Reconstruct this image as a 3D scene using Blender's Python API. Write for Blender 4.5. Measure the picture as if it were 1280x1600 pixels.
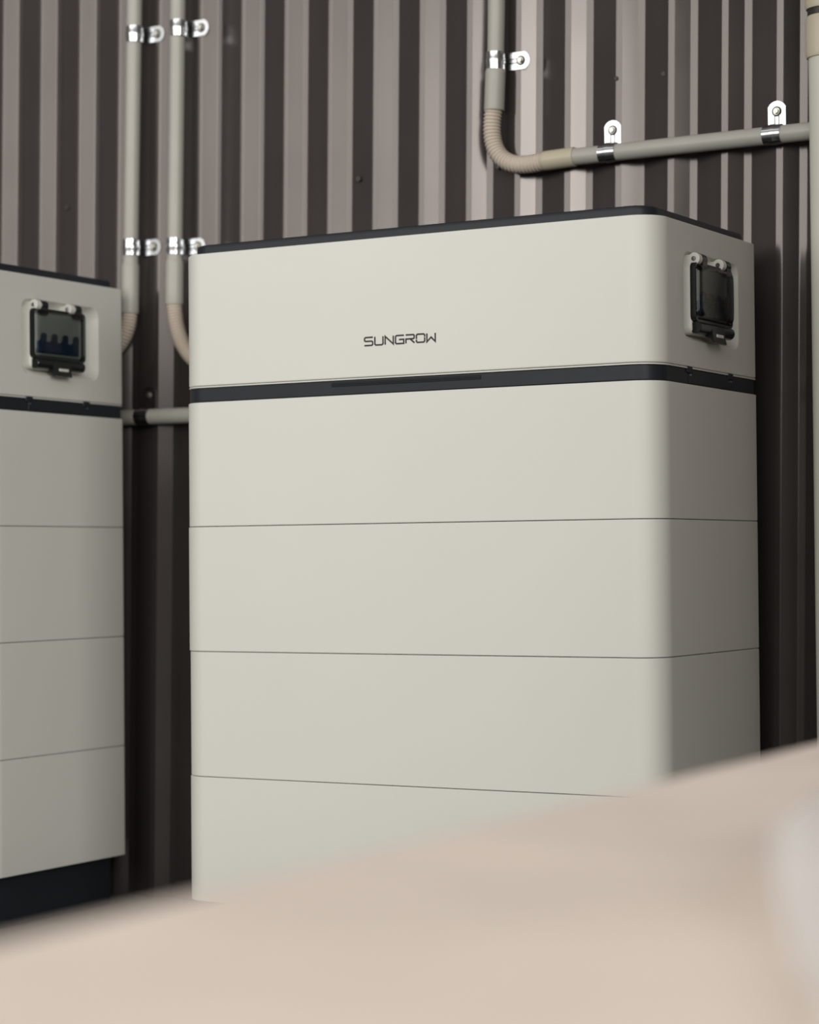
import bpy, bmesh, math, random
from mathutils import Vector, Matrix

# ------------------------------------------------------------------ scene, camera, light
for o in list(bpy.data.objects):
    bpy.data.objects.remove(o)
scene = bpy.context.scene
COL = scene.collection
H = 0.22            # height of one battery module (m)
Z0 = 0.09           # underside of the lowest module above the floor
F_PX = 3558.33
yaw, pitch, roll = -0.5218, 0.0207, -0.009
CAM = Vector((6.5679 * H, -14.9987 * H, 2.7251 * H + Z0))

cy, sy, cp, sp = math.cos(yaw), math.sin(yaw), math.cos(pitch), math.sin(pitch)
fwd = Vector((sy * cp, cy * cp, sp)); rgt = Vector((cy, -sy, 0)); upv = rgt.cross(fwd)
cr, sr = math.cos(roll), math.sin(roll)
r2 = rgt * cr + upv * sr; u2 = upv * cr - rgt * sr
cam_d = bpy.data.cameras.new('camera'); cam = bpy.data.objects.new('camera', cam_d); COL.objects.link(cam)
cam.matrix_world = Matrix(((r2.x, u2.x, -fwd.x, CAM.x), (r2.y, u2.y, -fwd.y, CAM.y), (r2.z, u2.z, -fwd.z, CAM.z), (0, 0, 0, 1)))
cam_d.sensor_fit = 'VERTICAL'; cam_d.sensor_height = 36; cam_d.sensor_width = 28.8
cam_d.lens = F_PX * 36 / 1600
cam_d.clip_start = 0.02
cam_d.dof.use_dof = True; cam_d.dof.focus_distance = 16.9 * H; cam_d.dof.aperture_fstop = 3.4
scene.camera = cam

scene.view_settings.view_transform = 'Standard'; scene.view_settings.look = 'None'
scene.view_settings.gamma = 1; scene.view_settings.exposure = -0.54
scene.view_settings.use_curve_mapping = False
scene.cycles.caustics_reflective = False

world = bpy.data.worlds.new('hall_air'); scene.world = world; world.use_nodes = True
bg = world.node_tree.nodes['Background']; bg.inputs[0].default_value = (1.0, 0.86, 0.84, 1); bg.inputs[1].default_value = 0.25


def area_light(name, loc, target, sx, sy_, power, color):
    d = bpy.data.lights.new(name, 'AREA'); d.shape = 'RECTANGLE'; d.size = sx; d.size_y = sy_
    d.energy = power; d.color = color
    o = bpy.data.objects.new(name, d); COL.objects.link(o); o.location = loc
    o.rotation_euler = (Vector(target) - Vector(loc)).to_track_quat('-Z', 'Y').to_euler()
    return o


# daylight through the wide open roller doors opposite the wall, and the skylight band above
area_light('doorway_daylight', (-2.2, -6.4, 2.9), (-2.2, 0, 2.0), 7.6, 2.7, 345, (1.0, 0.985, 0.94))
area_light('doorway_daylight', (3.5, -6.4, 2.9), (2.8, 0, 1.8), 3.4, 2.7, 118, (1.0, 0.985, 0.94))
area_light('doorway_daylight', (7.3, -6.4, 2.9), (2.5, 0, 1.5), 3.8, 2.7, 520, (1.0, 0.985, 0.94))
area_light('skylight_daylight', (-0.6, -2.6, 4.6), (-0.4, -1.0, 0.5), 6.0, 1.6, 40, (1.0, 0.98, 0.96))

# ------------------------------------------------------------------ helpers


def mat(name, color, rough=0.5, metal=0.0, var=0.05, scale=6.0, bump=0.0, bscale=400.0, spec=0.5, coat=0.0):
    m = bpy.data.materials.new(name); m.use_nodes = True
    nt = m.node_tree; b = nt.nodes['Principled BSDF']
    b.inputs['Roughness'].default_value = rough; b.inputs['Metallic'].default_value = metal
    b.inputs['Specular IOR Level'].default_value = spec; b.inputs['Coat Weight'].default_value = coat
    tc = nt.nodes.new('ShaderNodeTexCoord')
    n = nt.nodes.new('ShaderNodeTexNoise'); n.inputs['Scale'].default_value = scale; n.inputs['Detail'].default_value = 5
    r = nt.nodes.new('ShaderNodeValToRGB')
    r.color_ramp.elements[0].position = 0.3; r.color_ramp.elements[1].position = 0.7
    r.color_ramp.elements[0].color = tuple(c * (1 - var) for c in color) + (1,)
    r.color_ramp.elements[1].color = tuple(min(1, c * (1 + var)) for c in color) + (1,)
    nt.links.new(tc.outputs['Object'], n.inputs['Vector']); nt.links.new(n.outputs['Fac'], r.inputs['Fac'])
    nt.links.new(r.outputs['Color'], b.inputs['Base Color'])
    if bump:
        n2 = nt.nodes.new('ShaderNodeTexNoise'); n2.inputs['Scale'].default_value = bscale; n2.inputs['Detail'].default_value = 2
        bp = nt.nodes.new('ShaderNodeBump'); bp.inputs['Strength'].default_value = bump; bp.inputs['Distance'].default_value = 0.001
        nt.links.new(tc.outputs['Object'], n2.inputs['Vector']); nt.links.new(n2.outputs['Fac'], bp.inputs['Height'])
        nt.links.new(bp.outputs['Normal'], b.inputs['Normal'])
    return m


M = {}
M['white'] = mat('powder_coat_white', (0.74, 0.74, 0.685), 0.48, var=0.012, scale=3, bump=0.12, bscale=900)
M['dark'] = mat('charcoal_plastic', (0.018, 0.022, 0.028), 0.42, var=0.05, scale=20, bump=0.05, bscale=900, spec=0.28)
M['slit'] = mat('black_gap', (0.004, 0.004, 0.005), 0.7)
M['ink'] = mat('dark_print', (0.02, 0.017, 0.022), 0.5)
M['pipe'] = mat('grey_pvc', (0.46, 0.45, 0.405), 0.42, var=0.03, scale=12)
M['flex'] = mat('beige_flexible_pvc', (0.66, 0.58, 0.49), 0.5, var=0.03, scale=15)
M['cream'] = mat('cream_pvc', (0.58, 0.53, 0.40), 0.4, var=0.03, scale=15)
M['palepipe'] = mat('pale_pvc', (0.66, 0.66, 0.58), 0.45, var=0.02)
M['zinc'] = mat('zinc_plate', (0.50, 0.515, 0.53), 0.20, metal=1.0, var=0.04, scale=60)
M['bolt'] = mat('bolt_steel', (0.55, 0.54, 0.48), 0.3, metal=1.0, var=0.08, scale=120)
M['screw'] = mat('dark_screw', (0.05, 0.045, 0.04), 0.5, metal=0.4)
M['smoke_plastic'] = mat('smoky_frame', (0.010, 0.013, 0.013), 0.22)
M['breaker'] = mat('breaker_grey', (0.55, 0.54, 0.50), 0.5)
M['blue'] = mat('toggle_blue', (0.015, 0.045, 0.11), 0.4)
M['floor'] = mat('concrete', (0.12, 0.12, 0.115), 0.7, var=0.2, scale=4, bump=0.3, bscale=60)
M['blocker'] = mat('light_blocker_surface', (0.50, 0.43, 0.40), 0.7, var=0.1)  # for the added light-blocking wall, pale enough to bounce some fill
M['card'] = mat('cardboard', (0.84, 0.735, 0.645), 0.75, var=0.08, scale=5, bump=0.1, bscale=150)
M['tape'] = mat('packing_tape', (0.72, 0.60, 0.48), 0.3, var=0.03)


def wall_material():
    m = bpy.data.materials.new('weathered_metal_cladding'); m.use_nodes = True
    nt = m.node_tree; b = nt.nodes['Principled BSDF']
    tc = nt.nodes.new('ShaderNodeTexCoord')
    mp = nt.nodes.new('ShaderNodeMapping'); mp.inputs['Scale'].default_value = (26, 26, 0.9)
    n = nt.nodes.new('ShaderNodeTexNoise'); n.inputs['Scale'].default_value = 1.0; n.inputs['Detail'].default_value = 6
    n2 = nt.nodes.new('ShaderNodeTexNoise'); n2.inputs['Scale'].default_value = 7.0; n2.inputs['Detail'].default_value = 7
    r = nt.nodes.new('ShaderNodeValToRGB')
    r.color_ramp.elements[0].position = 0.25; r.color_ramp.elements[1].position = 0.75
    r.color_ramp.elements[0].color = (0.082, 0.071, 0.068, 1); r.color_ramp.elements[1].color = (0.108, 0.095, 0.090, 1)
    mx = nt.nodes.new('ShaderNodeMath'); mx.operation = 'MULTIPLY_ADD'; mx.inputs[1].default_value = 0.5; mx.inputs[2].default_value = 0.0
    ad = nt.nodes.new('ShaderNodeMath'); ad.operation = 'MULTIPLY_ADD'; ad.inputs[1].default_value = 0.5
    L = nt.links.new
    L(tc.outputs['Object'], mp.inputs['Vector']); L(mp.outputs['Vector'], n.inputs['Vector']); L(tc.outputs['Object'], n2.inputs['Vector'])
    L(n.outputs['Fac'], mx.inputs[0]); L(n2.outputs['Fac'], ad.inputs[0]); L(mx.outputs[0], ad.inputs[2]); L(ad.outputs[0], r.inputs['Fac'])
    L(r.outputs['Color'], b.inputs['Base Color'])
    b.inputs['Metallic'].default_value = 0.5; b.inputs['Roughness'].default_value = 0.30
    mr = nt.nodes.new('ShaderNodeMapRange'); mr.inputs['To Min'].default_value = 0.14; mr.inputs['To Max'].default_value = 0.22
    L(n2.outputs['Fac'], mr.inputs['Value']); L(mr.outputs['Result'], b.inputs['Roughness'])
    return m


M['wall'] = wall_material()


def smoky_material():
    m = bpy.data.materials.new('smoky_clear_plastic'); m.use_nodes = True
    nt = m.node_tree; nt.nodes.clear()
    out = nt.nodes.new('ShaderNodeOutputMaterial')
    t = nt.nodes.new('ShaderNodeBsdfTransparent'); t.inputs[0].default_value = (0.60, 0.64, 0.63, 1)
    g = nt.nodes.new('ShaderNodeBsdfGlossy'); g.inputs['Roughness'].default_value = 0.12
    f = nt.nodes.new('ShaderNodeFresnel'); f.inputs['IOR'].default_value = 1.4
    mx = nt.nodes.new('ShaderNodeMixShader')
    L = nt.links.new
    L(f.outputs[0], mx.inputs[0]); L(t.outputs[0], mx.inputs[1]); L(g.outputs[0], mx.inputs[2]); L(mx.outputs[0], out.inputs[0])
    return m


def film_material():
    m = bpy.data.materials.new('milky_plastic_film'); m.use_nodes = True
    nt = m.node_tree; b = nt.nodes['Principled BSDF']
    b.inputs['Base Color'].default_value = (0.88, 0.87, 0.86, 1); b.inputs['Roughness'].default_value = 0.25
    b.inputs['Alpha'].default_value = 0.55
    n = nt.nodes.new('ShaderNodeTexNoise'); n.inputs['Scale'].default_value = 9
    mr = nt.nodes.new('ShaderNodeMapRange'); mr.inputs['To Min'].default_value = 0.5; mr.inputs['To Max'].default_value = 0.95
    nt.links.new(n.outputs['Fac'], mr.inputs['Value']); nt.links.new(mr.outputs['Result'], b.inputs['Alpha'])
    return m


M['smoky'] = smoky_material()
M['film'] = film_material()


def obj(name, bm, m, parent=None, smooth=None, loc=None, weighted=True):
    me = bpy.data.meshes.new(name)
    bmesh.ops.recalc_face_normals(bm, faces=bm.faces[:])
    bm.to_mesh(me); bm.free()
    me.materials.append(m)
    if smooth is not None:
        for p in me.polygons:
            p.use_smooth = True
        me.set_sharp_from_angle(angle=math.radians(smooth))
    o = bpy.data.objects.new(name, me); COL.objects.link(o)
    if smooth is not None and weighted:
        wn = o.modifiers.new('weighted_normals', 'WEIGHTED_NORMAL'); wn.keep_sharp = True; wn.weight = 100
    if parent:
        o.parent = parent
    if loc:
        o.location = loc
    return o


def empty(name, loc=(0, 0, 0)):
    o = bpy.data.objects.new(name, None); COL.objects.link(o); o.location = loc; o.empty_display_size = 0.05
    return o


def tag(o, label, cat, group=None):
    o['label'] = label; o['category'] = cat
    if group:
        o['group'] = group
    return o


def copy_tree(o, parent=None):
    c = o.copy(); COL.objects.link(c); c.parent = parent
    for ch in list(o.children):
        copy_tree(ch, c)
    return c


def bridge(bm, rings, close=True, caps=True):
    vs = [[bm.verts.new(p) for p in r] for r in rings]
    for a, b in zip(vs, vs[1:]):
        n = len(a)
        for i in range(n if close else n - 1):
            j = (i + 1) % n
            bm.faces.new((a[i], a[j], b[j], b[i]))
    if caps:
        bm.faces.new(list(reversed(vs[0]))); bm.faces.new(vs[-1])
    return vs


def box(bm, lo, hi, bev=0.0):
    x0, y0, z0 = lo; x1, y1, z1 = hi
    if bev <= 0:
        rings = [[(x0, y0, z), (x1, y0, z), (x1, y1, z), (x0, y1, z)] for z in (z0, z1)]
        bridge(bm, rings); return
    def ring(i, z):
        c = bev; k = i
        pts = [(x0 + c + k * 0, y0 + k), (x1 - c, y0 + k), (x1 - k, y0 + c), (x1 - k, y1 - c), (x1 - c, y1 - k), (x0 + c, y1 - k), (x0 + k, y1 - c), (x0 + k, y0 + c)]
        return [(a, b, z) for a, b in pts]
    bridge(bm, [ring(bev * 0.9, z0), ring(0, z0 + bev), ring(0, z1 - bev), ring(bev * 0.9, z1)])


def cyl(bm, a, b, r, n=20, r2=None, bev=0.0):
    a = Vector(a); b = Vector(b); d = (b - a).normalized()
    u = d.orthogonal().normalized(); v = d.cross(u)
    r2 = r if r2 is None else r2
    def ring(c, rr):
        return [c + (u * math.cos(t) + v * math.sin(t)) * rr for t in [2 * math.pi * k / n for k in range(n)]]
    rings = [ring(a, r), ring(b, r2)] if not bev else [ring(a, r - bev), ring(a + d * bev, r), ring(b - d * bev, r2), ring(b, r2 - bev)]
    bridge(bm, rings)


def sweep(bm, path, radii, n=20, caps=True):
    path = [Vector(p) for p in path]
    t0 = (path[1] - path[0]).normalized(); u = t0.orthogonal().normalized()
    rings = []
    for i, p in enumerate(path):
        t = (path[min(i + 1, len(path) - 1)] - path[max(i - 1, 0)]).normalized()
        u = (u - t * u.dot(t)).normalized(); v = t.cross(u)
        rings.append([p + (u * math.cos(a) + v * math.sin(a)) * radii[i] for a in [2 * math.pi * k / n for k in range(n)]])
    bridge(bm, rings, caps=caps)


def bez(p0, p1, p2, p3, n):
    p0, p1, p2, p3 = map(Vector, (p0, p1, p2, p3)); out = []
    for i in range(n + 1):
        t = i / n; s = 1 - t
        out.append(p0 * s ** 3 + p1 * 3 * s * s * t + p2 * 3 * s * t * t + p3 * t ** 3)
    return out


def plan(x0, x1, y0, y1, rf, rb, ins, seg=10):
    """plan outline (counter-clockwise from above) with front fillets rf and back fillets rb, inset by ins"""
    pts = []
    for cx, cy_, r, a0 in ((x1 - rf, y0 + rf, rf, -90), (x1 - rb, y1 - rb, rb, 0), (x0 + rb, y1 - rb, rb, 90), (x0 + rf, y0 + rf, rf, 180)):
        for k in range(seg + 1):
            a = math.radians(a0 + 90 * k / seg)
            pts.append((cx + (r - ins) * math.cos(a), cy_ + (r - ins) * math.sin(a)))
    return pts


def slab(bm, x0, x1, y0, y1, z0, z1, rf, rb, bev, skip_right=False, seg=10, top_bev=None):
    tb = bev if top_bev is None else top_bev
    prof = [(z0, bev), (z0 + bev * 0.3, bev * 0.3), (z0 + bev, 0), (z1 - tb, 0), (z1 - tb * 0.3, tb * 0.3), (z1, tb)]
    rings = [[(px, py, z) for px, py in plan(x0, x1, y0, y1, rf, rb, i, seg)] for z, i in prof]
    vs = bridge(bm, rings)
    if skip_right:      # take out the flat right-hand side between the two right corner fillets
        a, b = vs[2], vs[3]
        q = {a[seg], a[seg + 1], b[seg], b[seg + 1]}
        f = [f for f in bm.faces if set(f.verts) == q]
        bmesh.ops.delete(bm, geom=f, context='FACES_ONLY')


def rrect(y0, y1, z0, z1, r, n=6):
    pts = []
    for cy_, cz, a0 in ((y1 - r, z1 - r, 0), (y0 + r, z1 - r, 90), (y0 + r, z0 + r, 180), (y1 - r, z0 + r, 270)):
        for k in range(n + 1):
            a = math.radians(a0 + 90 * k / n)
            pts.append((cy_ + r * math.cos(a), cz + r * math.sin(a)))
    return pts


# ------------------------------------------------------------------ the hall: corrugated wall and floor
YW = 2.24 * H                   # foremost face of the corrugated wall
DEPTH = 0.075 * H
P = 0.47201 * H; OFF = -7.43819 * H
TILT = 0.018                    # the sheets hang a little off plumb
ZREF = 6.6 * H + Z0


def lean(x, z):
    return x + TILT * (z - ZREF)


def build_wall():
    bm = bmesh.new()
    prof = []
    r = 0.012
    key = [(-0.05, 0), (0.06, 0), (0.305, 1), (0.44, 1), (0.95, 0)]
    for k in range(-32, 36):
        base = OFF + k * P
        # rounded folds: three vertices at each fold
        for (u, d), (un, dn), (up_, dp) in zip(key[:4], key[1:5], [(-0.56, 1)] + key[:3]):
            a = Vector((u, d)); pv = Vector((up_, dp)); nx = Vector((un, dn))
            p0 = a + (pv - a).normalized() * 0.035 if (pv - a).length > 0 else a
            p1 = a + (nx - a).normalized() * 0.035
            mid = (p0 + p1) * 0.25 + a * 0.5
            for q in (p0, mid, p1):
                prof.append((base + q.x * P, YW + q.y * DEPTH))
    zs = [0.0, 3.6]
    rows = [[bm.verts.new((lean(x, z), y, z)) for x, y in prof] for z in zs]
    for i in range(len(prof) - 1):
        bm.faces.new((rows[0][i], rows[0][i + 1], rows[1][i + 1], rows[1][i]))
    o = obj('wall_back', bm, M['wall'], smooth=70)
    o['kind'] = 'structure'; o['label'] = 'weathered grey-brown corrugated metal wall behind the cabinets'
    md = o.modifiers.new('sheet_thickness', 'SOLIDIFY'); md.thickness = 0.001; md.offset = 0; md.use_rim = False
    return o


build_wall()
bm = bmesh.new()
box(bm, (-6, -7.0, -0.05), (5, YW + 0.06, 0.0))
fl = obj('floor', bm, M['floor']); fl['kind'] = 'structure'; fl['label'] = 'dark concrete floor of the hall'

bm = bmesh.new()
box(bm, (1.05, -1.0, 0.0), (1.13, YW - 0.001, 3.6))  # unseen wall, added to shade the right-hand corrugations and cabinet side
pw = obj('light_blocker_wall', bm, M['blocker']); pw['kind'] = 'structure'; pw['label'] = 'added unseen wall that blocks light from the right'

# ------------------------------------------------------------------ battery cabinet
RF = 0.225 * H
W = 4.21 * H
D = 1.963 * H


def make_letters(parent, x0, x1, z0, z1, yf):
    """lettering S U N G R O W as thin raised strokes on the front face"""
    G = {
        'S': ([[(1, 1), (0.12, 1), (0, 0.9), (0, 0.62), (0.12, 0.52), (0.88, 0.52), (1, 0.42), (1, 0.1), (0.88, 0), (0, 0)]], 0.095),
        'U': ([[(0, 1), (0, 0.12), (0.12, 0), (0.88, 0), (1, 0.12), (1, 1)]], 0.1),
        'N': ([[(0, 0), (0, 1), (1, 0), (1, 1)]], 0.1),
        'G': ([[(1, 1), (0.12, 1), (0, 0.88), (0, 0.12), (0.12, 0), (1, 0), (1, 0.5), (0.45, 0.5)]], 0.1),
        'R': ([[(0, 1), (0.9, 1), (1, 0.9), (1, 0.6), (0.9, 0.5), (0, 0.5), (0, 0)], [(0.5, 0.5), (1.02, 0)]], 0.1),
        'O': ([[(0, 0.45), (0, 0.88), (0.12, 1), (0.88, 1), (1, 0.88), (1, 0.68)], [(1, 0.55), (1, 0.12), (0.88, 0), (0.12, 0), (0, 0.12), (0, 0.32)]], 0.1),
        'W': ([[(0, 1), (0, 0), (0.5, 0.55), (1, 0), (1, 1)]], 0.1),
    }
    word = 'SUNGROW'; n = len(word)
    cw = (x1 - x0) / (n + (n - 1) * 0.27); gap = cw * 0.27; hh = z1 - z0
    st = hh * 0.082
    for i, ch in enumerate(word):
        bx = x0 + i * (cw + gap)
        bm = bmesh.new()
        for line in G[ch][0]:
            pts = [Vector((bx + u * cw, z0 + st + v * (hh - 2 * st))) for u, v in line]
            L, Rr = [], []
            for k, p in enumerate(pts):
                d0 = (p - pts[k - 1]).normalized() if k else (pts[1] - p).normalized()
                d1 = (pts[k + 1] - p).normalized() if k < len(pts) - 1 else d0
                t = (d0 + d1); t = t.normalized() if t.length > 1e-4 else d0
                nrm = Vector((-t.y, t.x)); c = max(0.45, nrm.dot(Vector((-d0.y, d0.x))))
                e = Vector((0, 0))
                if k == 0: e = -d1 * st * 0.3
                if k == len(pts) - 1: e = d0 * st * 0.3
                L.append(p + nrm * st / c + e); Rr.append(p - nrm * st / c + e)
            for k in range(len(pts) - 1):
                q = [L[k], L[k + 1], Rr[k + 1], Rr[k]]
                bridge(bm, [[(a.x, yf + 0.0002, a.y) for a in q], [(a.x, yf - 0.0004, a.y) for a in q]])
        o = obj('letter', bm, M['ink'], parent)


def make_cabinet():
    root = empty('battery_cabinet')
    X0, X1 = -W, 0.0
    h = H
    # plinth
    bm = bmesh.new(); slab(bm, X0 + 0.02, X1 - 0.02, 0.03, D - 0.02, 0.0, Z0 - 0.001, 0.04, 0.012, 0.002)
    obj('plinth', bm, M['dark'], root, 40)
    # four stacked modules
    g = 0.0005
    for k in range(4):
        dx = (0.0, 0.0012, -0.0006, 0.0008)[k]
        bm = bmesh.new(); slab(bm, X0 + dx, X1, 0, D, Z0 + k * h + g, Z0 + (k + 1) * h - g, RF, 0.010, 0.0014)
        o = obj('battery_module', bm, M['white'], root, 40)
    # dark core that shows in the joints
    bm = bmesh.new(); slab(bm, X0 + 0.008, X1 - 0.008, 0.008, D - 0.008, Z0 - 0.001, Z0 + 4.13 * h, RF - 0.008, 0.004, 0.001)
    obj('inner_core', bm, M['slit'], root, 40)
    # middle band
    bi = 0.003
    zb0, zb1 = Z0 + 4.0 * h + 0.0006, Z0 + 4.112 * h
    bm = bmesh.new(); slab(bm, X0 + bi, X1 - bi, bi, D - bi, zb0, zb1, RF - bi, 0.008, 0.0012)
    band = obj('connector_band', bm, M['dark'], root, 40)
    bm = bmesh.new(); box(bm, (-2.75 * h, bi - 0.0010, Z0 + 4.078 * h), (-1.437 * h, bi + 0.004, Z0 + 4.098 * h), 0.0004)
    s = obj('air_slot', bm, M['slit'], band)
    bm = bmesh.new(); box(bm, (-2.75 * h, bi - 0.0022, Z0 + 4.068 * h), (-1.437 * h, bi + 0.004, Z0 + 4.077 * h), 0.0006)
    obj('slot_lip', bm, M['dark'], band)
    # clips and plates on the right side of the band
    for ya, yb in ((0.600, 1.37),):
        bm = bmesh.new(); box(bm, (-bi - 0.003, ya * h, zb0 + 0.001), (-bi + 0.0016, yb * h, zb1 - 0.001), 0.0005)
        obj('side_plate', bm, M['dark'], band)
    for yc in (0.605, 1.405):
        bm = bmesh.new(); box(bm, (-bi - 0.004, (yc - 0.045) * h, zb1 - 0.006), (-bi + 0.0034, (yc + 0.045) * h, zb1 + 0.0034), 0.0006)
        c = obj('clip', bm, M['dark'], band)
    for yc in (0.615, 1.41):
        bm = bmesh.new(); cyl(bm, (-bi, yc * h, zb1 - 0.010), (-bi + 0.0038, yc * h, zb1 - 0.010), 0.0016, 10)
        obj('clip_screw', bm, M['bolt'], band)
    # upper housing with the recess on its right side
    hi = 0.0022
    za, zc = Z0 + 4.128 * h, Z0 + 5.195 * h
    bm = bmesh.new()
    xa, xb, ya, yb = X0 + hi, X1 - hi * 0.3, 0.0, D
    seg = 10
    slab(bm, xa, xb, ya, yb, za, zc, RF, 0.010, 0.003, skip_right=True, seg=seg)
    # side face with rounded opening
    sy0, sy1 = ya + RF, yb - 0.010; sz0, sz1 = za + 0.003, zc - 0.003
    n = 8
    rec = (0.50 * h, 1.60 * h, Z0 + 4.315 * h, Z0 + 4.995 * h)
    sl = 0.085 * h; dep = 0.085 * h
    def rr(i, x, r):
        return [(x, a, b) for a, b in rrect(rec[0] + i, rec[1] - i, rec[2] + i, rec[3] - i, r, n)]
    hole = rrect(rec[0], rec[1], rec[2], rec[3], 0.11 * h, n)
    loops = [rr(0, xb, 0.11 * h), rr(0.012 * h, xb - 0.004 * h, 0.105 * h), rr(sl * 0.6, xb - dep * 0.7, 0.10 * h), rr(sl, xb - dep * 0.97, 0.09 * h), rr(sl * 1.25, xb - dep, 0.08 * h)]
    vs = bridge(bm, loops, caps=False)
    bm.faces.new(vs[-1])
    cor = [bm.verts.new(p) for p in ((xb, sy1, sz1), (xb, sy0, sz1), (xb, sy0, sz0), (xb, sy1, sz0))]
    m4 = 4 * (n + 1)
    for q in range(4):
        i0 = q * (n + 1) + n // 2
        bm.faces.new([cor[q]] + [vs[0][(i0 + t) % m4] for t in range(n + 2)] + [cor[(q + 1) % 4]])
    bmesh.ops.remove_doubles(bm, verts=bm.verts[:], dist=1e-6)
    hous = obj('upper_housing', bm, M['white'], root, 32)
    # lower lip of the housing
    bm = bmesh.new(); slab(bm, X0 + hi, X1 - hi * 0.3, 0.0, D, Z0 + 4.112 * h + 0.0004, za - 0.0007, RF, 0.010, 0.0006)
    obj('housing_lip', bm, M['white'], root, 40)
    make_letters(hous, -2.44 * h, -1.817 * h, Z0 + 4.3635 * h, Z0 + 4.4375 * h, 0.0)
    # lid
    bm = bmesh.new()
    slab(bm, X0 + 0.085 * h, X1 - 0.075 * h, 0.05 * h, D - 0.085 * h, zc - 0.002, Z0 + 5.272 * h, RF - 0.05 * h, 0.03 * h, 0.001, top_bev=0.028 * h)
    lid = obj('lid', bm, M['dark'], root, 30)
    # breaker box in the recess
    xf = xb - dep
    by0, by1, bz0, bz1 = 0.605 * h, 1.345 * h, Z0 + 4.375 * h, Z0 + 4.895 * h
    bm = bmesh.new()
    rings = []
    for x, i, r in ((xf - 0.001, 0, 0.05), (0.000, 0.0, 0.05), (0.003, 0.010 * h, 0.045)):
        rings.append([(x, a, b) for a, b in rrect(by0 + i, by1 - i, bz0 + i, bz1 - i, r * h, 5)])
    bridge(bm, rings)
    base = obj('breaker_box', bm, M['white'], root, 35)
    # smoky cover: hollow shell
    cz0 = bz0 + 0.10 * h
    xc = 0.088 * h
    bm = bmesh.new()
    rings = []
    for x, i, r in ((0.003, -0.004 * h, 0.045), (0.45 * xc, 0.004 * h, 0.05), (0.85 * xc, 0.02 * h, 0.055), (xc, 0.05 * h, 0.06)):
        rings.append([(x, a, b) for a, b in rrect(by0 + i, by1 - 0.03 * h - i, cz0 + i, bz1 + 0.002 - i, r * h, 5)])
    vs = bridge(bm, rings, caps=False); bm.faces.new(vs[-1])
    obj('cover', bm, M['smoky'], base, 40)
    # dark frame around the cover
    bm = bmesh.new()
    a_ = rrect(by0 - 0.008 * h, by1 - 0.02 * h, cz0 - 0.012 * h, bz1 + 0.010 * h, 0.045 * h, 5)
    b_ = rrect(by0 + 0.006 * h, by1 - 0.034 * h, cz0 + 0.006 * h, bz1 - 0.006 * h, 0.04 * h, 5)
    bridge(bm, [[(0.0025, p, q) for p, q in a_], [(0.012, p, q) for p, q in a_], [(0.012, p, q) for p, q in b_], [(0.0025, p, q) for p, q in b_]], caps=False)
    obj('cover_frame', bm, M['smoke_plastic'], base, 35)
    # breakers behind the cover
    yi0, yi1 = by0 + 0.05 * h, by1 - 0.09 * h
    bm = bmesh.new(); box(bm, (0.002, yi0, cz0 + 0.02 * h), (0.030 * h, yi1, bz1 - 0.03 * h), 0.0008)
    obj('breaker_front', bm, M['breaker'], base)
    bm = bmesh.new(); box(bm, (0.028 * h, yi0 + 0.01 * h, cz0 + 0.04 * h), (0.045 * h, yi1 - 0.01 * h, cz0 + 0.145 * h), 0.0008)
    obj('toggle_bar', bm, M['blue'], base)
    for k in range(4):
        yc = yi0 + (k + 0.5) * (yi1 - yi0) / 4
        bm = bmesh.new()
        pr = [(0.028, 0.05), (0.050, 0.05), (0.072, 0.14), (0.074, 0.20), (0.062, 0.215), (0.045, 0.16), (0.028, 0.15)]
        bridge(bm, [[(x * h, yy, cz0 + z * h) for x, z in pr] for yy in (yc - 0.026 * h, yc + 0.026 * h)])
        obj('toggle_switch', bm, M['blue'], base)
    # hinges: white knuckle with a screw and the dark knuckle of the cover
    for yc in (0.655, 1.125):
        zc_ = bz1 + 0.035 * h; xk = 0.030 * h
        bm = bmesh.new(); cyl(bm, (xk, (yc - 0.03) * h, zc_), (xk, (yc + 0.035) * h, zc_), 0.046 * h, 22, bev=0.0008)
        box(bm, (xf + 0.001, (yc - 0.028) * h, bz1 - 0.02 * h), (xk, (yc + 0.033) * h, zc_ + 0.03 * h))
        kn = obj('hinge_knuckle', bm, M['white'], base, 40)
        bm = bmesh.new(); cyl(bm, (xk, (yc - 0.038) * h, zc_), (xk, (yc - 0.028) * h, zc_), 0.018 * h, 12, bev=0.0004)
        obj('hinge_screw', bm, M['zinc'], base, 40)
        bm = bmesh.new(); cyl(bm, (xk, (yc + 0.036) * h, zc_), (xk, (yc + 0.125) * h, zc_), 0.048 * h, 22, bev=0.0008)
        box(bm, (xk - 0.02 * h, (yc + 0.038) * h, bz1 - 0.045 * h), (xk + 0.045 * h, (yc + 0.123) * h, zc_))
        obj('cover_knuckle', bm, M['smoke_plastic'], base, 40)
    # latch below the cover
    bm = bmesh.new(); cyl(bm, (0.040 * h, by0 + 0.02 * h, cz0 - 0.055 * h), (0.040 * h, by1 - 0.06 * h, cz0 - 0.055 * h), 0.046 * h, 20, bev=0.001)
    obj('latch_bar', bm, M['smoke_plastic'], base, 40)
    bm = bmesh.new()
    la, lb = 0.83 * h, 1.07 * h
    pr = [(0.030, -0.02), (0.085, -0.03), (0.092, -0.10), (0.105, -0.155), (0.092, -0.160), (0.070, -0.12), (0.030, -0.11)]
    bridge(bm, [[(x * h, yy, cz0 + z * h) for x, z in pr] for yy in (la, lb)])
    lt = obj('latch_tab', bm, M['smoke_plastic'], base)
    bm = bmesh.new(); box(bm, (0.088 * h, la + 0.07 * h, cz0 - 0.112 * h), (0.0985 * h, lb - 0.04 * h, cz0 - 0.088 * h), 0.0008)
    obj('latch_slot', bm, M['white'], base)
    return root


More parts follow.
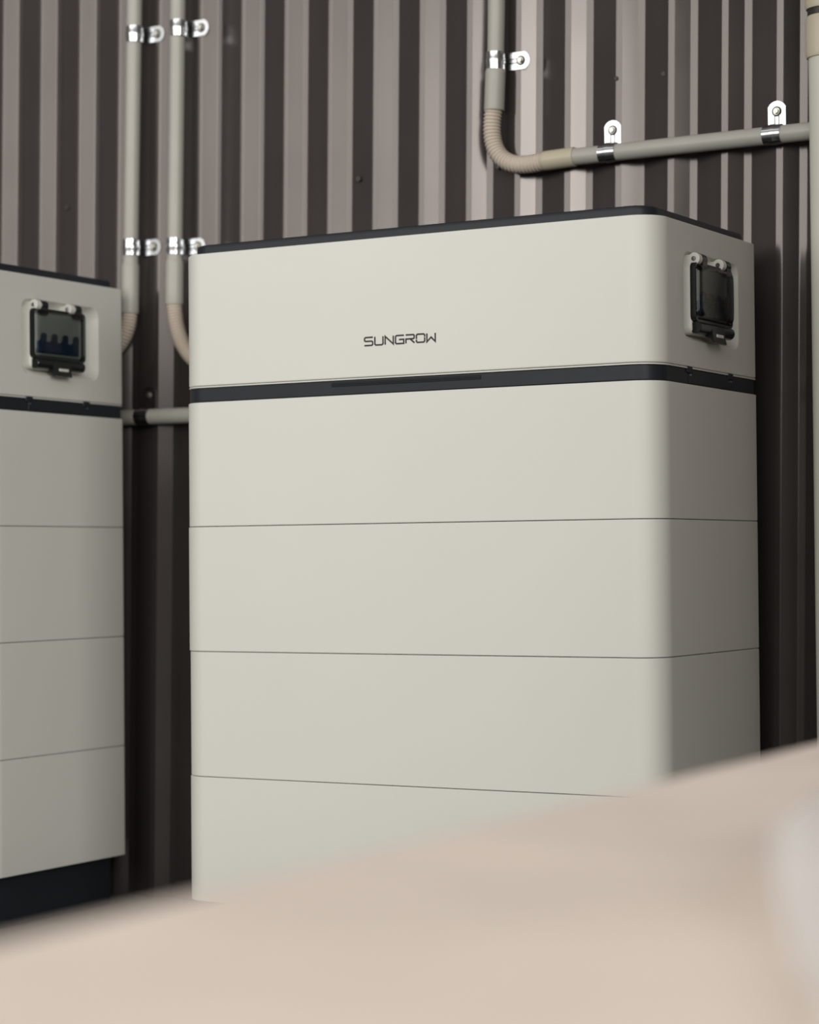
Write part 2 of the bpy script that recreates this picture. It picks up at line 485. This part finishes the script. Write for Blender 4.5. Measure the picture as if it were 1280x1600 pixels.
main = make_cabinet()
tag(main, 'off-white stacked battery cabinet with dark band and printed lettering, the larger in full view', 'battery cabinet', 'battery cabinets against the corrugated wall')
left = copy_tree(main)
left.location = (-6.1455 * H, -0.103 * H, 0.0)
for ch in left.children:            # its stack stands a little higher on its feet
    if ch.name.split('.')[0] != 'plinth':
        ch.location.z += 0.040 * H
    else:
        ch.scale.z = (Z0 + 0.040 * H) / Z0
tag(left, 'off-white stacked battery cabinet cut off by the left edge of the picture', 'battery cabinet', 'battery cabinets against the corrugated wall')

# ------------------------------------------------------------------ conduits
RP = 0.0725 * H


def WZ(z):
    return z * H + Z0


def pt(x, z, r=RP):
    return Vector((x * H, YW - r * 1.22, WZ(z)))


def ribbed(bm, path, r, pitch_m, n=18):
    # resample path by arc length and modulate the radius into rings
    d = [0.0]
    for a, b in zip(path, path[1:]):
        d.append(d[-1] + (b - a).length)
    total = d[-1]; m = max(2, int(total / pitch_m)); pts = []; rad = []
    steps = m * 6; j = 0
    for i in range(steps + 1):
        s = total * i / steps
        while j < len(d) - 2 and d[j + 1] < s:
            j += 1
        t = (s - d[j]) / max(1e-9, d[j + 1] - d[j])
        pts.append(path[j].lerp(path[j + 1], min(1, t)))
        rad.append(r * (1.0 - 0.16 * (0.5 - 0.5 * math.cos(2 * math.pi * (i % 6) / 6)) ** 1.5))
    sweep(bm, pts, rad, n)


def coupling(parent, a, b, m, r=RP * 1.17):
    a = Vector(a); b = Vector(b)
    bm = bmesh.new()
    sweep(bm, [a, a.lerp(b, 0.0001), a.lerp(b, 0.06), a.lerp(b, 0.12), a.lerp(b, 0.985), b], [RP * 0.9, RP * 1.02, r * 0.97, r, r, r * 0.96], 28)
    return obj('coupling', bm, m, parent, 45)


def conduit_vertical(xt, zt, xb_, zb_, zend, bend, label):
    root = empty('conduit')
    top = pt(xt, zt); bot = pt(xb_, zb_)
    bm = bmesh.new(); sweep(bm, [top, bot], [RP, RP], 28); obj('pipe', bm, M['pipe'], root, 45)
    end = pt(xb_ + (zend - zb_) * (xt - xb_) / (zt - zb_), zend)
    coupling(root, bot + Vector((0, 0, 0.004)), end, M['pipe'])
    path = bez(end + Vector((0, 0, 0.006)), end + Vector(bend[0]), end + Vector(bend[1]), end + Vector(bend[2]), 40)
    bm = bmesh.new(); ribbed(bm, path, RP * 1.06, 0.0060); obj('flexible_hose', bm, M['flex'], root, 60)
    tag(root, label, 'conduit', 'grey cable conduits on the wall')
    return root


h = H
conduit_vertical(-6.165, 10.0, -6.283, 5.50, 5.05, ((0, -0.004, -0.055), (-0.03, -0.004, -0.09), (-0.16, -0.004, -0.115)), 'grey vertical conduit nearest the left cabinet, its hose curving behind that cabinet')
conduit_vertical(-5.672, 10.0, -5.775, 5.50, 5.10, ((0.002, -0.002, -0.07), (0.03, -0.003, -0.12), (0.125, -0.003, -0.155)), 'grey vertical conduit whose beige hose curves behind the lettered cabinet')

# third run: down, ribbed elbow, then level to the right
root = empty('conduit')
bm = bmesh.new(); sweep(bm, [pt(-2.30, 10.0), pt(-2.408, 6.90)], [RP, RP], 28); obj('pipe', bm, M['pipe'], root, 45)
coupling(root, pt(-2.406, 6.905), pt(-2.424, 6.545), M['pipe'], RP * 1.2)
path = bez(pt(-2.427, 6.56), pt(-2.50, 6.18), pt(-2.36, 6.00), pt(-1.955, 6.068), 60)
bm = bmesh.new(); ribbed(bm, path, RP * 1.08, 0.0066, 22); obj('flexible_hose', bm, M['flex'], root, 60)
coupling(root, pt(-1.97, 6.066), pt(-1.665, 6.075), M['cream'], RP * 1.15)
bm = bmesh.new(); sweep(bm, [pt(-1.70, 6.074), pt(1.6, 6.085)], [RP, RP], 28); obj('pipe', bm, M['pipe'], root, 45)
tag(root, 'grey conduit with ribbed beige elbow turning level above the lettered cabinet', 'conduit', 'grey cable conduits on the wall')
# fourth run: level between the two cabinets
root = empty('conduit')
bm = bmesh.new(); sweep(bm, [pt(-8.2, 4.09), pt(-4.6, 4.06)], [RP, RP], 28); obj('pipe', bm, M['pipe'], root, 45)
tag(root, 'short level grey conduit running low between the two cabinets', 'conduit', 'grey cable conduits on the wall')

# pale pipe at the right edge
root = empty('standpipe')
rp = 0.14 * H; px, py = 0.612 * H, YW - 0.30 * H
bm = bmesh.new(); sweep(bm, [(px, py, 0.0), (px, py, WZ(10.0))], [rp, rp], 36); obj('pipe', bm, M['palepipe'], root, 45)
for za, zb in ((6.595, 6.925), (6.975, 7.6)):
    bm = bmesh.new()
    zs = [za, za + 0.001, za + 0.03, zb - 0.05, zb - 0.005, zb]
    rs = [rp * 0.98, rp * 1.10, rp * 1.155, rp * 1.155, rp * 1.05, rp * 0.98]
    sweep(bm, [(px, py, WZ(z)) for z in zs], rs, 36); obj('coupling', bm, M['cream'], root, 40)
bm = bmesh.new(); sweep(bm, [(px, py, WZ(6.92)), (px, py, WZ(6.98))], [rp * 1.03] * 2, 36); obj('gap_shade_ring', bm, M['screw'], root, 40)  # dark ring stands in for the shade in the gap between couplings
tag(root, 'pale vertical pipe with cream couplings at the right edge', 'pipe')


# ------------------------------------------------------------------ pipe clamps
def make_clamp():
    """saddle clamp: pipe along local Z at the origin, wall behind (+Y), tab to +X"""
    root = empty('pipe_clamp')
    w = 0.0745 * H
    R0, R1 = RP + 0.0004, RP + 0.0016
    bm = bmesh.new()
    n = 22
    rings = []
    prof = [(-w, R0), (-w, R1), (-w * 0.35, R1 + 0.0001), (-w * 0.22, R1 + 0.0011), (w * 0.22, R1 + 0.0011), (w * 0.35, R1 + 0.0001), (w, R1), (w, R0)]
    for k in range(n + 1):
        a = math.radians(150 + (390 - 150) * k / n)       # open towards the wall
        rings.append([(math.cos(a) * r, math.sin(a) * r, z) for z, r in prof])
    bridge(bm, rings)
    obj('strap', bm, M['zinc'], root, 30)
    # tab with rounded end, stepped back to the wall plane
    bm = bmesh.new()
    y0 = RP * 1.22 - 0.0020
    L0, L1 = RP * 0.90, RP + 0.212 * H
    out = [(L0, -w), (L1 - 0.045 * H, -w)]
    for k in range(9):
        a = math.radians(-62 + 124 * k / 8)
        out.append((L1 - w * 1.12 + math.cos(a) * w * 1.12, math.sin(a) * w * 1.12 * 0.98))
    out += [(L1 - 0.045 * H, w), (L0, w)]
    bridge(bm, [[(x, y0, z) for x, z in out], [(x, y0 + 0.0014, z) for x, z in out]])
    tab = obj('tab', bm, M['zinc'], root, 30)
    xb_ = RP + 0.128 * H
    # pressed tongue slot
    for s in (-1, 1):
        bm = bmesh.new(); box(bm, (RP * 1.02, y0 - 0.0003, s * 0.0038 - 0.0008), (xb_ - 0.0075, y0 + 0.0004, s * 0.0038 + 0.0008))
        obj('tongue_slot', bm, M['slit'], root)
    bm = bmesh.new(); cyl(bm, (xb_, y0 + 0.0005, 0), (xb_, y0 - 0.0006, 0), 0.0090, 22); obj('washer_seat', bm, M['slit'], root, 40)
    bm = bmesh.new(); cyl(bm, (xb_, y0 + 0.0005, 0), (xb_, y0 - 0.0020, 0), 0.0068, 22, bev=0.0005); obj('washer', bm, M['bolt'], root, 40)
    bm = bmesh.new(); cyl(bm, (xb_, y0 - 0.001, 0), (xb_, y0 - 0.0068, 0), 0.0052, 6, bev=0.0007); obj('bolt_head', bm, M['bolt'], root)
    return root


clamp0 = make_clamp(); first = [True]


def place_clamp(x, z, ang, label):
    c = clamp0 if first[0] else copy_tree(clamp0)
    first[0] = False
    c.location = pt(x, z); c.rotation_euler = (0, -ang, 0)
    tag(c, label, 'clamp', 'zinc pipe clamps')


place_clamp(-6.218, 7.66, 0, 'zinc clamp at the top of the conduit nearest the left cabinet')
place_clamp(-5.715, 7.655, 0, 'zinc clamp at the top of the second conduit from the left')
place_clamp(-6.275, 5.665, 0, 'zinc clamp just above the left cabinet on the conduit nearest it')
place_clamp(-5.772, 5.635, 0, 'zinc clamp half hidden behind the lid corner of the lettered cabinet')
place_clamp(-2.406, 6.963, 0, 'zinc clamp on the vertical pipe above the ribbed elbow')
place_clamp(-1.355, 6.078, math.radians(90), 'zinc clamp on the level pipe just right of the ribbed elbow')
place_clamp(0.088, 6.083, math.radians(90), 'zinc clamp on the level pipe beside the pale standpipe')
place_clamp(-6.135, 4.077, math.radians(90), 'small clamp on the low conduit between the two cabinets')


# ------------------------------------------------------------------ screws in the wall
def wall_screw(x, z, y, label, r=0.0062):
    root = empty('wall_screw', (x * H, y, WZ(z)))
    bm = bmesh.new(); cyl(bm, (0, 0.012, 0), (0, -0.002, 0), r * 1.25, 18, bev=0.0006); obj('washer', bm, M['screw'], root, 40)
    bm = bmesh.new(); cyl(bm, (0, 0, 0), (0, -0.0085, 0), r, 6, bev=0.0008); obj('screw_head', bm, M['screw'], root)
    tag(root, label, 'screw', 'screws in the corrugated wall')


wall_screw(-7.12, 6.13, YW + DEPTH - 0.004, 'dark screw in the wall above the left cabinet')
wall_screw(-3.85, 6.105, YW + DEPTH - 0.004, 'dark screw in the wall above the lettering of the cabinet')
wall_screw(-2.45, 6.085, YW + DEPTH - 0.006, 'dark screw tucked behind the ribbed pipe elbow')
for x, z, lb in ((-1.318, 6.708, 'small screw hole in the wall above the first level clamp'), (-0.90, 6.703, 'small screw hole in the wall above the right end of the lid')):
    bm = bmesh.new()
    sweep(bm, [(0, -0.0012, 0), (0, -0.0016, 0), (0, 0.006, 0)], [0.0022, 0.0042, 0.0042], 14, caps=True)
    o = obj('screw_hole', bm, M['screw'], smooth=40)
    u = (lean(x * H, WZ(z)) * 0 + x * H - TILT * (WZ(z) - ZREF) - OFF) / P % 1.0
    kk = [(0, 0), (0.06, 0), (0.305, 1), (0.44, 1), (0.95, 0), (1, 0)]
    dd = 0
    for (a, b), (c, d) in zip(kk, kk[1:]):
        if a <= u <= c:
            dd = b + (d - b) * (u - a) / (c - a)
    o.location = (x * H, YW + dd * DEPTH, WZ(z))
    tag(o, lb, 'screw hole')

# ------------------------------------------------------------------ carton in the foreground with plastic film
ZT = CAM.z - 0.154
bx0, bx1, by0, by1 = 0.80, 1.75, -2.95, -1.33
root = empty('carton', (0, 0, 0))
TURN = Matrix.Translation((0.795, -1.5, 0)) @ Matrix.Rotation(math.radians(1.9), 4, 'Z') @ Matrix.Translation((-0.795, 1.5, 0))
root.matrix_world = TURN
bm = bmesh.new(); box(bm, (bx0, by0, 0.0), (bx1, by1, ZT - 0.006), 0.006); obj('carton_body', bm, M['card'], root)
xm = (bx0 + bx1) / 2
for a, b in ((bx0, xm - 0.002), (xm + 0.002, bx1)):
    bm = bmesh.new(); box(bm, (a, by0, ZT - 0.006), (b, by1, ZT), 0.002); obj('flap', bm, M['card'], root)
bm = bmesh.new(); box(bm, (xm - 0.03, by0 - 0.0005, ZT), (xm + 0.03, by1 + 0.0005, ZT + 0.0006)); obj('tape', bm, M['tape'], root)
tag(root, 'large pale brown carton blurred across the bottom foreground', 'carton')
# crumpled film lying on the right-hand part of the carton
bm = bmesh.new()
nx, ny = 60, 70
grid = []
for j in range(ny + 1):
    v = j / ny
    y = -1.60 - 1.15 * v
    xl = 0.825 + 0.375 * v + 0.020 * math.sin(6.5 * v + 0.6)      # its loose left edge
    row = []
    for i in range(nx + 1):
        u = i / nx
        x = xl + (1.70 - xl) * u
        z = 0.030 * math.exp(-((u - 0.16 - 0.10 * math.sin(4.2 * v + 2.2)) / 0.075) ** 2)     # rolled fold
        z += 0.022 * math.exp(-((u - 0.50 - 0.12 * math.sin(3.1 * v)) / 0.06) ** 2)
        z += 0.010 * abs(math.sin(17 * u + 9 * v + 1.5 * math.sin(7 * v))) ** 3
        z *= min(1.0, 0.12 + 6 * (1 - u)) * min(1.0, 0.15 + 3.0 * v)
        z += 0.010 * math.exp(-(u / 0.05) ** 2 - (v / 0.04) ** 2)
        row.append(bm.verts.new((x, y, ZT + 0.0022 + z)))
    grid.append(row)
for j in range(ny):
    for i in range(nx):
        bm.faces.new((grid[j][i], grid[j][i + 1], grid[j + 1][i + 1], grid[j + 1][i]))
film = obj('plastic_film', bm, M['film'], smooth=180, weighted=False)
film.matrix_world = TURN
tag(film, 'crumpled milky plastic film lying on the blurred carton at the right', 'plastic film')
